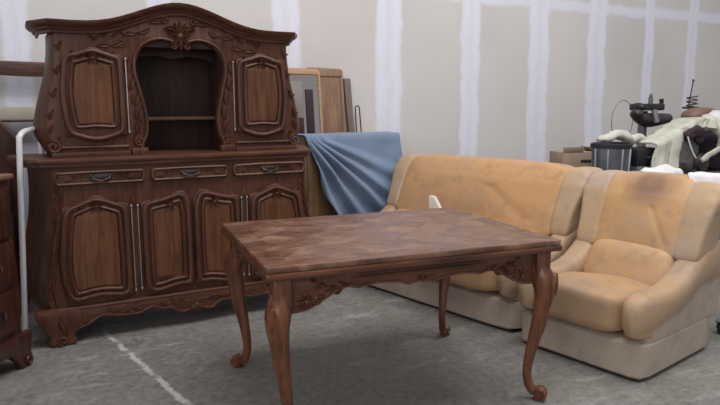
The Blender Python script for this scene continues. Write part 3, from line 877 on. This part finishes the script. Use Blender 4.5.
# blanket: one sheet over the top, hanging down the front in swags from the upper left corner
bm = bmesh.new(); NU, NV = 90, 80
XL, XR = -.452, .445; ZT = CZ+.008
grid = []
for j in range(NV+1):
    row = []
    for i in range(NU+1):
        u = i/NU; v = j/NV
        if v < .25:                       # on the cabinet top
            t = v/.25; x = XL+(XR-XL)*u; y = .20-(.20+.02)*t; z = ZT+.004*noise.noise(Vector((x*9, y*9, 0)))
        else:                             # hanging part
            t = (v-.25)/.75
            drop = .70
            zl = ZT-drop*t
            lx = XL+.26*t**1.15+.02*math.sin(t*7)
            rx = XR+.035*t+.02*t*math.sin(t*5)
            x = lx+(rx-lx)*u
            # folds radiate from the upper left corner
            dx, dz = x-(XL-.02), ZT+.04-zl
            th = math.atan2(dz, dx); rad = math.hypot(dx, dz)
            f = 0
            for c0, w0, a0 in ((1.22, .06, 1.0), (.98, .055, 1.2), (.76, .05, 1.2), (.60, .045, .8), (.42, .06, .5)):
                f += a0*math.exp(-((th-c0)/w0)**2)
            f *= .080*smoothstep(.05, .40, rad)
            y = -.045-f-.03*t+.018*noise.noise(Vector((x*5, zl*5, 2)))*smoothstep(0, .2, t)
            z = zl-(.012*math.sin(u*9+1))*t+.05*t*(u-.5)**2
            if t < .06: k = t/.06; z = ZT-.02*k*k; y = -.02-.025*k-f*k
        row.append(bm.verts.new((x, y, z)))
    grid.append(row)
for a_, b2_ in zip(grid, grid[1:]): bridge(bm, a_, b2_, closed=False)
o = finish('blanket', bm, BLANKET, angle=180)
md = o.modifiers.new('thick', 'SOLIDIFY'); md.thickness = .007; md.offset = 1
o.location = (2.405, 4.81, 0)
tag(o, 'blue-grey woven blanket hanging in folds over the cabinet between sideboard and sofa', 'blanket')

# things standing on the cabinet behind the blanket, leaning on the wall
def lean(name, label, cat, x, y, tilt, tilty=0):
    o = thing(name, label, cat, (x, y, CZ+.001)); o.rotation_euler = (R(-tilt), R(tilty), 0); return o
mr = lean('mirror', 'pine framed mirror leaning just right of the carved sideboard', 'mirror', 2.05, 5.050, 6)
bm = bmesh.new()
fr = [(-.15, 0), (.19, 0), (.19, .515), (.186, .538), (.170, .553), (.15, .558), (-.15, .566)]
prism(bm, fr, -.010, .010, .003); finish('backing', bm, PINE, mr)
bm = bmesh.new(); prism(bm, [(-.15, .566), (.15, .558), (.170, .553), (.186, .538), (.190, .515), (.190, 0), (.168, 0), (.168, .500), (.155, .510), (-.128, .515), (-.128, 0), (-.15, 0)], -.026, -.008, .004)
finish('frame', bm, PINE, mr)
mm, nt_, b_ = mat_new('old_mirror_glass'); b_.inputs['Base Color'].default_value = (.42, .39, .38, 1); b_.inputs['Metallic'].default_value = .9; b_.inputs['Roughness'].default_value = .09
bm = bmesh.new(); box(bm, -.127, .167, -.016, -.011, .004, .509, 0); finish('mirror_glass', bm, mm, mr, smooth=False)
bm = bmesh.new(); box(bm, -.127, .018, -.022, -.0165, .004, .145, .001); finish('maroon_reflection', bm, MAROON, mr)  # dark reflection low in the glass, put in as a maroon sheet
bm = bmesh.new(); box(bm, .045, .115, -.026, -.0165, .004, .385, .003); finish('dark_strip', bm, MAROON, mr)  # upright dark reflection in the mirror, modelled as a coloured strip
bm = bmesh.new(); box(bm, -.127, .018, -.021, -.0165, .150, .455, .001); finish('grey_reflection', bm, plain('grey_beige_reflection', (.30, .27, .245), .6, 0, .08), mr)  # grey-beige reflection in the upper glass, painted on a thin sheet
hb = lean('wooden_board', 'broad pale brown wooden board with rounded top corners behind the mirror', 'board', 2.325, 5.105, 6)
o_ = [(-.185, 0), (.160, 0), (.163, .30), (.165, .535), (.158, .560), (.135, .570), (-.12, .578), (-.17, .576), (-.185, .56)]
bm = bmesh.new(); prism(bm, o_, -.013, .013, .004); pb = finish('panel', bm, BOARDW, hb)
bm = bmesh.new(); box(bm, -.18, .160, -.022, -.011, .500, .520, .003); box(bm, .138, .162, -.020, -.011, .0, .50, .003); finish('batten', bm, BOARDW, hb)
bm = bmesh.new(); box(bm, -.032, .032, -.018, .018, 0, .490, .008)
pk = finish('wooden_plank', bm, GREYW); pk.location = (2.545, 5.10, CZ+.001); pk.rotation_euler = (R(-7), R(-1.5), 0)
tag(pk, 'narrow grey-brown plank standing upright right of the broad pale board', 'plank')
bm = bmesh.new(); tube(bm, [(-.025, 0, 0), (-.025, 0, .235), (-.015, 0, .245), (.006, 0, .245), (.016, 0, .235), (.024, 0, 0)], .006, n=8)
pk = finish('metal_bracket', bm, DARKM); pk.location = (2.625, 5.10, CZ+.001); pk.rotation_euler = (R(-6), 0, 0)
tag(pk, 'thin dark metal frame standing rightmost beside the narrow plank', 'metal frame')

# ================================================================== LEFT EDGE
# chest of drawers, its front turned towards the sideboard
ch = thing('chest_of_drawers', 'red-brown chest of drawers cut by the left edge, in front of the sideboard', 'chest of drawers', (-.118, 3.66, 0))
ch.rotation_euler = (0, 0, R(57))      # local +X runs along the front to its far corner, local +Y to its back
CWd = .86
bm = bmesh.new()
rings = []
for z, k in ((.13, .012), (.20, .004), (.35, .018), (.5, .012), (.7, .0), (.985, 0)):
    rings.append([(-CWd, -k, z), (-.02, -k, z), (.0+k*.6, .02, z), (.0+k*.6, .42, z), (-CWd, .42, z)])
loft(bm, rings); finish('body', bm, MAHOG, ch, angle=30)
bm = bmesh.new(); slab(bm, [(-CWd-.02, -.022), (0, -.022), (.016, -.012), (.022, .004), (.022, .43), (-CWd-.02, .43)], .987, 1.013, .007); finish('top', bm, wood('chest_top_wood', (.16, .075, .05), (.30, .16, .11), 'x', rough=.3), ch)
for k, (z0, z1) in enumerate(((.22, .43), (.45, .68), (.70, .95))):
    bm = bmesh.new(); box(bm, -CWd+.06, -.05, -.030, -.002, z0, z1, .008); d = finish('drawer', bm, MAHOG, ch)
    bm = bmesh.new()
    for hx in (-.20, -.66):
        bm = bmesh.new(); zc = (z0+z1)/2
        ball(bm, (hx, -.032, zc), .022, .003, .028, n=4); tube(bm, [tuple(q) for q in catmull([(hx-.03, -.034, zc+.01), (hx-.02, -.048, zc-.012), (hx, -.050, zc-.02), (hx+.02, -.048, zc-.012), (hx+.03, -.034, zc+.01)], 4)], .004, n=6)
        finish('handle', bm, HANDLE, d)
bm = bmesh.new()
o_ = [(-CWd, .18), (-CWd, .0), (-CWd+.07, .0), (-CWd+.12, .07), (-CWd/2-.1, .11), (-CWd/2, .08), (-CWd/2+.1, .11), (-.16, .10), (-.10, .05), (-.075, .0), (.0, .0), (.02, .02), (.005, .07), (.02, .14), (.025, .18)]
prism(bm, [tuple(q) for q in o_], -.040, .0, .008); scroll(bm, (-.035, .035), .026, -.044, 1.4, 1, -PI/2, .008)
finish('bracket_foot', bm, MAHOG, ch)
for x in (-CWd+.04, -.03):
    bm = bmesh.new(); box(bm, x-.03, x+.03, .34, .41, 0, .135, .006); finish('back_foot', bm, MAHOG, ch)

# white bent metal tube hooked at the counter's left end
bm = bmesh.new()
tube(bm, [tuple(q) for q in catmull([(-.118, 3.99, .006), (-.095, 3.95, .5), (-.066, 3.913, 1.12), (-.060, 3.918, 1.185), (-.040, 3.96, 1.212), (.0, 4.06, 1.222), (.03, 4.16, 1.222), (.042, 4.20, 1.205), (.044, 4.205, 1.16), (.044, 4.205, 1.074)], 6)], .0155, n=12)
wt = finish('bent_tube', bm, WHITEM); tag(wt, 'white bent metal tube standing against the left end of the sideboard', 'metal tube')

# bed headboard behind the sideboard on the left
hd = thing('headboard', 'tall headboard with dark top rail and pale lower rail behind the sideboard on the left', 'headboard', (-.40, 5.08, 0))
bm = bmesh.new(); o_ = [(-.9+1.5*i/20, 1.672-.012*(i/20)**2-.0) for i in range(21)]
o2 = [(x, z-.098+.004*math.sin(i)) for i, (x, z) in enumerate(o_)]
prism(bm, o_+o2[::-1], -.03, .03, .010); finish('top_rail', bm, wood('dark_rail', (.055, .026, .020), (.13, .065, .05), 'x', rough=.35), hd)
bm = bmesh.new(); box(bm, -.9, .6, -.025, .03, 1.262, 1.352, .006); finish('lower_rail', bm, plain('pale_varnish_rail', (.46, .42, .34), .4, 0, .06), hd)
bm = bmesh.new(); box(bm, -.9, .6, -.035, .03, 1.246, 1.260, .003); finish('dark_strip', bm, MAHOG, hd)
for x in (-.88, .58):
    bm = bmesh.new(); box(bm, x-.03, x+.03, -.035, .035, 0, 1.60, .008); finish('post', bm, MAHOG, hd)
# slant-front desk, only its sloping side in view
dk = thing('writing_desk', 'red-brown slant-top desk at the left edge, behind the chest of drawers', 'desk', (-.55, 4.55, 0))
bm = bmesh.new()
o_ = [(-.45, .08), (.46, .08), (.46, 1.15), (.37, 1.26), (-.45, 1.275)]
prism(bm, o_, 0, .38, .006); finish('body', bm, MAHOG, dk, angle=30)
bm = bmesh.new(); box(bm, -.40, .41, -.014, .002, .70, .95, .006); box(bm, -.40, .41, -.014, .002, .42, .67, .006); finish('drawer', bm, MAHOG, dk)
bm = bmesh.new(); box(bm, -.43, .44, .01, .37, 0, .08, .004); finish('plinth', bm, MAHOG, dk)

# ================================================================== JUNK ON A BENCH BEHIND THE SEATS
BZ = .775
wb = thing('workbench', 'low grey bench behind the leather seats carrying the heap of odd machines', 'bench', (4.8, 3.5, 0))
bm = bmesh.new(); box(bm, -1.14, 1.15, -.65, .65, BZ-.04, BZ, .005); finish('bench_top', bm, BENCHM, wb)
for x in (-1.08, 1.08):
    for y in (-.58, .58):
        bm = bmesh.new(); box(bm, x-.03, x+.03, y-.03, y+.03, 0, BZ-.041, .004); finish('leg', bm, BENCHM, wb)
# cardboard box with a torn open flap
cbx = thing('cardboard_box', 'brown cardboard box with open flap behind the sofa back, left of the metal bin', 'box', (4.10, 3.96, BZ), R(-14))
bm = bmesh.new(); box(bm, -.165, .165, -.11, .11, 0, .185, .003); finish('box_body', bm, CARD, cbx)
bm = bmesh.new(); box(bm, -.165, .02, -.004, .004, 0, .045, .001, Matrix.Translation((0, -.108, .184)) @ Matrix.Rotation(R(12), 4, 'X'))
box(bm, -.08, .08, -.003, .003, 0, .07, .001, Matrix.Translation((.165, 0, .184)) @ Matrix.Rotation(R(90), 4, 'Z') @ Matrix.Rotation(R(-55), 4, 'X')); finish('flap', bm, CARD, cbx)
bm = bmesh.new(); box(bm, -.0, .10, -.112, -.108, .095, .120, .001); finish('hand_hole', bm, DARKM, cbx)
# thin dark strip lying on top edge of wall base behind sofa left of the box
# octagonal blue-grey bin
bn = thing('metal_bin', 'eight-sided blue-grey metal bin with dark rim, right of the cardboard box', 'bin', (4.115, 3.58, BZ), R(10)); bn.scale = (.86, .86, 1)
bm = bmesh.new(); lathe(bm, [(.155, 0), (.165, .02), (.175, .235), (.170, .245)], 8); finish('bin_body', bm, STEELB, bn, smooth=False)
bm = bmesh.new(); lathe(bm, [(.178, .235), (.190, .240), (.190, .268), (.176, .275), (.165, .262)], 8); finish('rim', bm, BLACK, bn, smooth=False)
bm = bmesh.new()
for k in range(8):
    a = (k+.5)/8*2*PI; tube(bm, [(.158*math.cos(a), .158*math.sin(a), .03), (.166*math.cos(a), .166*math.sin(a), .23)], .010, n=6)
finish('rib', bm, plain('bright_rib', (.62, .63, .66), .3, .8), bn)
# black case
kc = thing('black_case', 'black and navy plastic case between the metal bin and the draped cream cloth', 'case', (4.455, 3.58, BZ), R(-4)); kc.scale = (.92, 1, 1)
bm = bmesh.new(); box(bm, -.15, .15, -.10, .10, .085, .225, .02); finish('case_body', bm, BLACK, kc)
bm = bmesh.new(); box(bm, -.13, .13, -.09, .09, 0, .085, .01); finish('case_stand', bm, GREYM, kc)
bm = bmesh.new(); tube(bm, [(-.06, -.10, .15), (-.06, -.125, .155), (.06, -.125, .155), (.06, -.10, .15)], .008, n=6); finish('handle', bm, DARKM, kc)
# machine: motor on a column with belt guard (small bench drill)
mc = thing('bench_drill', 'dark bench drill with motor head rising above the cream cloth', 'machine', (4.86, 3.90, BZ)); mc.scale = (1.12, 1.12, 1.0)
bm = bmesh.new(); tube(bm, [(0, 0, .02), (0, 0, .52)], .035, n=14); finish('column', bm, GREYM, mc)
bm = bmesh.new(); box(bm, -.13, .13, -.16, .12, 0, .03, .008); finish('foot_plate', bm, DARKM, mc)
bm = bmesh.new()
tube(bm, [tuple(q) for q in catmull([(-.15, -.04, .505), (-.08, -.04, .465), (.0, -.05, .44), (.12, -.05, .445), (.25, -.04, .455)], 5)], lambda t: .040+.022*math.sin(t*PI), n=14)
ball(bm, (-.145, -.06, .50), .045, .05, .04, n=5)
finish('motor', bm, DARKM, mc)
bm = bmesh.new(); box(bm, -.11, .13, -.10, .05, .525, .585, .014); ball(bm, (-.10, -.03, .555), .038, .07, .038, n=5)
tube(bm, [(.12, -.03, .55), (.16, -.03, .56), (.172, -.03, .60), (.165, -.03, .625)], .017, n=8)
finish('belt_guard', bm, BLACK, mc)
bm = bmesh.new(); tube(bm, [(.04, -.03, .58), (.04, -.03, .64)], .018, n=8); ball(bm, (.04, -.03, .655), .014, .014, .022, n=4); tube(bm, [(.0, -.10, .53), (.0, -.13, .42)], .022, n=10); finish('spindle', bm, GREYM, mc)
# hoop
bm = bmesh.new(); tube(bm, [(.165*math.cos(a)*.85, 0, .165*math.sin(a)*1.1) for a in [k/40*2*PI for k in range(40)]], .0035, n=6, closed=True)
tube(bm, [(0, 0, -.18), (0, 0, -.42)], .004, n=6)
o = finish('wire_hoop', bm, GREYM); o.location = (4.80, 4.07, 1.21); o.rotation_euler = (R(4), R(-8), 0); tag(o, 'thin wire hoop standing behind the bench, left of the dark drill', 'hoop')

def drape(name, spine, rad, mat, seed=0, n=14, flat=.5, amp=.02, up=(0, -1, 0)):
    """a crumpled cloth roll following a spine"""
    bm = bmesh.new(); P = catmull(spine, 6); N_ = len(P); rings = []
    for i, p in enumerate(P):
        t = i/(N_-1); tg = (P[min(i+1, N_-1)]-P[max(i-1, 0)]).normalized()
        a = Vector(up)-tg*Vector(up).dot(tg); a.normalize(); b = tg.cross(a)
        r_ = rad(t) if callable(rad) else rad; rng = []
        for k in range(n):
            an = k/n*2*PI; q = p+a*math.cos(an)*r_*flat+b*math.sin(an)*r_
            d = noise.noise(q*14+Vector((seed, 0, 0)))*amp+noise.noise(q*34+Vector((0, seed, 0)))*amp*.5
            q = q+(a*math.cos(an)+b*math.sin(an))*d
            rng.append(tuple(q))
        rings.append(rng)
    loft(bm, rings); return finish(name, bm, mat, angle=180)
o = drape('crumpled_cloth', [(3.98, 3.60, 1.078), (4.08, 3.60, 1.085), (4.20, 3.60, 1.112), (4.28, 3.60, 1.095), (4.34, 3.60, 1.060), (4.46, 3.62, 1.085), (4.56, 3.62, 1.055)], lambda t: .016+.024*math.sin(t*PI), plain('off_white_cloth', (.64, .62, .56), .9, 0, .1, 14), 2, flat=1.4, amp=.016)
tag(o, 'off-white crumpled cloth lying across the metal bin and black case', 'cloth')
# cream coat thrown over the heap
bm = bmesh.new(); NU, NV = 40, 30; g_ = []
cren = [(4.44, 3.52, 1.04), (4.60, 3.52, 1.08), (4.76, 3.52, 1.15), (4.90, 3.50, 1.215), (5.00, 3.48, 1.235), (5.08, 3.46, 1.225)]
cren = catmull(cren, 10)
for i, p in enumerate(cren):
    t = i/(len(cren)-1); row = []
    hang = interp([(0, .22), (.08, .26), (.24, .30), (.34, .27), (.40, .11), (.75, .07), (1, .09)], t)
    for j in range(NV+1):
        v = j/NV
        yy = p.y+.12-.20*min(1, v*4)-.015*v; zz = p.z-.010*(1-min(1, v*4))-hang*max(0, (v-.2)/.8)
        f = .022*math.sin(t*30+v*2)*v+.02*noise.noise(Vector((p.x*8, 1, zz*6)))
        row.append(bm.verts.new((p.x+.012*math.sin(v*6+i), yy+f, zz)))
    g_.append(row)
for a_, b2_ in zip(g_, g_[1:]): bridge(bm, a_, b2_, closed=False)
coat = finish('draped_coat', bm, CREAM, angle=180)
md = coat.modifiers.new('thick', 'SOLIDIFY'); md.thickness = .014; md.offset = 1
tag(coat, 'pale cream coat thrown over the heap of machines, hanging towards the leather seats', 'coat')
sl_ = drape('sleeve', [(5.05, 3.47, 1.215), (5.12, 3.40, 1.19), (5.17, 3.36, 1.12), (5.20, 3.36, 1.03), (5.22, 3.36, .985)], lambda t: .055-.005*t, CREAM, 5, flat=.8)
sl_.parent = coat
cf_ = drape('collar', [(5.24, 3.34, .985), (5.14, 3.32, .990), (5.02, 3.31, .965), (4.92, 3.31, .925), (4.86, 3.31, .90)], lambda t: .024, CREAM, 9, flat=.6, amp=.008)
cf_.parent = coat
# grey machine under the coat
gm = thing('grey_motor', 'grey machine housing under the cream coat', 'machine', (4.93, 3.58, BZ))
bm = bmesh.new(); ball(bm, (0, 0, .16), .155, .12, .16, k=4, n=8); finish('housing', bm, GREYM, gm)
bm = bmesh.new(); lathe(bm, [(.001, -.02), (.07, -.02), (.085, 0), (.07, .03), (.02, .03), (.001, .035)], 18, (.13, -.13, .085), Matrix.Rotation(PI/2, 4, 'X')); finish('flywheel', bm, DARKM, gm)
bm = bmesh.new(); box(bm, -.16, -.05, -.14, -.05, .0, .09, .02); finish('gearbox', bm, DARKM, gm)
o = drape('dark_cloth', [(4.77, 3.42, 1.085), (4.84, 3.40, 1.12), (4.92, 3.40, 1.135), (4.97, 3.41, 1.085), (4.93, 3.42, 1.04)], lambda t: .045, MAROON, 3, flat=.5); tag(o, 'dark maroon cloth tucked under the top of the cream coat', 'cloth')
bm = bmesh.new(); tube(bm, [(4.735, 3.36, 1.09), (4.76, 3.35, 1.02), (4.80, 3.345, .95), (4.83, 3.34, .915)], .006, n=6)
o = finish('white_rod', bm, WHITEM); tag(o, 'thin white rod slanting in front of the grey machine', 'rod')
# reddish saddle-like seat and antenna
sd = thing('leather_saddle', 'reddish-brown rounded seat standing behind the cream coat', 'seat', (5.52, 3.80, BZ))
bm = bmesh.new(); ball(bm, (0, 0, .475), .215, .12, .075, k=2.4, n=10, fn=lambda p: (p.x, p.y, p.z-.25*p.x*p.x)); finish('seat_pad', bm, TERRA, sd)
bm = bmesh.new(); tube(bm, [(-.02, 0, .0), (-.02, 0, .44)], .03, n=10); tube(bm, [(-.26, -.02, .42), (.24, -.02, .44)], .016, n=8); finish('post', bm, DARKM, sd)
at = thing('antenna', 'thin upright aerial with small wire coil above the reddish seat', 'antenna', (5.66, 4.02, BZ))
bm = bmesh.new(); tube(bm, [(-.01, 0, 0), (-.02, 0, .55), (.025, 0, .80)], .006, n=6); ball(bm, (.026, 0, .805), .011, .011, .014, n=3); finish('rod', bm, DARKM, at)
bm = bmesh.new(); pts = [(.03+.040*math.cos(k*.7)*(1+.1*math.sin(k)), .05*math.sin(k*.7), .555+.004*k) for k in range(26)]; tube(bm, pts, .0065, n=6); box(bm, -.045, .08, -.05, .05, .535, .556, .005); finish('wire_coil', bm, DARKM, at)
# white lumps and a purple bag on the right
o = drape('white_bag', [(5.20, 3.54, 1.185), (5.29, 3.54, 1.195), (5.38, 3.54, 1.215), (5.47, 3.54, 1.205)], lambda t: .05+.03*math.sin(t*PI), plain('white_plastic_bag', (.72, .71, .74), .5, 0, .06, 12), 7, flat=1.0, amp=.03)
tag(o, 'white plastic bag heaped above the dark purple bag at the right edge', 'bag')
bm = bmesh.new()
ball(bm, (5.34, 3.52, .955), .17, .12, .175, k=3.2, n=10, fn=lambda p: tuple(p+Vector((1, .4, .6))*noise.noise(p*9)*.03))
o = finish('purple_bag', bm, PURPLE); tag(o, 'dark purple bag slumped on the bench at the right edge', 'bag')
# white folded cloth in front, on the bench edge
bm = bmesh.new()
ball(bm, (3.93, 2.97, .852), .175, .10, .062, k=2.6, n=12, fn=lambda p: tuple(p+Vector((.3, .2, 1))*(noise.noise(p*11)*.026+noise.noise(p*26)*.010)))
o = finish('white_cloth_bundle', bm, WHITEC); tag(o, 'white crumpled cloth bundle just above the armchair back', 'cloth')
# lace doily on the top of the armchair back
bm = bmesh.new(); g_ = []
for i in range(25):
    row = []
    for j in range(17):
        u = i/24; v = j/16; x = -.145+.21*u+.012*math.sin(v*17); s_ = v*.22
        # over the top of the back: starts behind, comes to the front and hangs down
        if s_ < .14: y = .90-s_; z = .962-.3*max(0, y-.86)
        else: y = .76-.35*(s_-.14); z = .962-(s_-.14)*.9
        z += .010*noise.noise(Vector((x*20, s_*20, 0)))-.02*(u > .99)
        row.append(bm.verts.new((x, y, z)))
    g_.append(row)
for a_, b2_ in zip(g_, g_[1:]): bridge(bm, a_, b2_, closed=False)
o = finish('white_doily', bm, WHITEC, angle=180); o.location = (2.517, 1.969, 0); o.rotation_euler = (0, 0, aC)
md = o.modifiers.new('thick', 'SOLIDIFY'); md.thickness = .010; md.offset = 1
tag(o, 'small white cloth lying over the right corner of the armchair back', 'cloth')
# castor at the right edge
cs = thing('castor', 'small dark castor on the floor at the right edge, beyond the armchair', 'castor', (3.56, 2.22, 0), R(20))
bm = bmesh.new(); lathe(bm, [(.001, -.014), (.030, -.014), (.034, -.008), (.034, .008), (.030, .014), (.001, .014)], 18, (0, 0, .034), Matrix.Rotation(PI/2, 4, 'X')); finish('wheel', bm, BLACK, cs)
bm = bmesh.new(); box(bm, -.03, .03, -.028, .028, .072, .080, .002); box(bm, -.012, .012, -.024, -.018, .03, .074, .002); box(bm, -.012, .012, .018, .024, .03, .074, .002); finish('fork', bm, GREYM, cs)
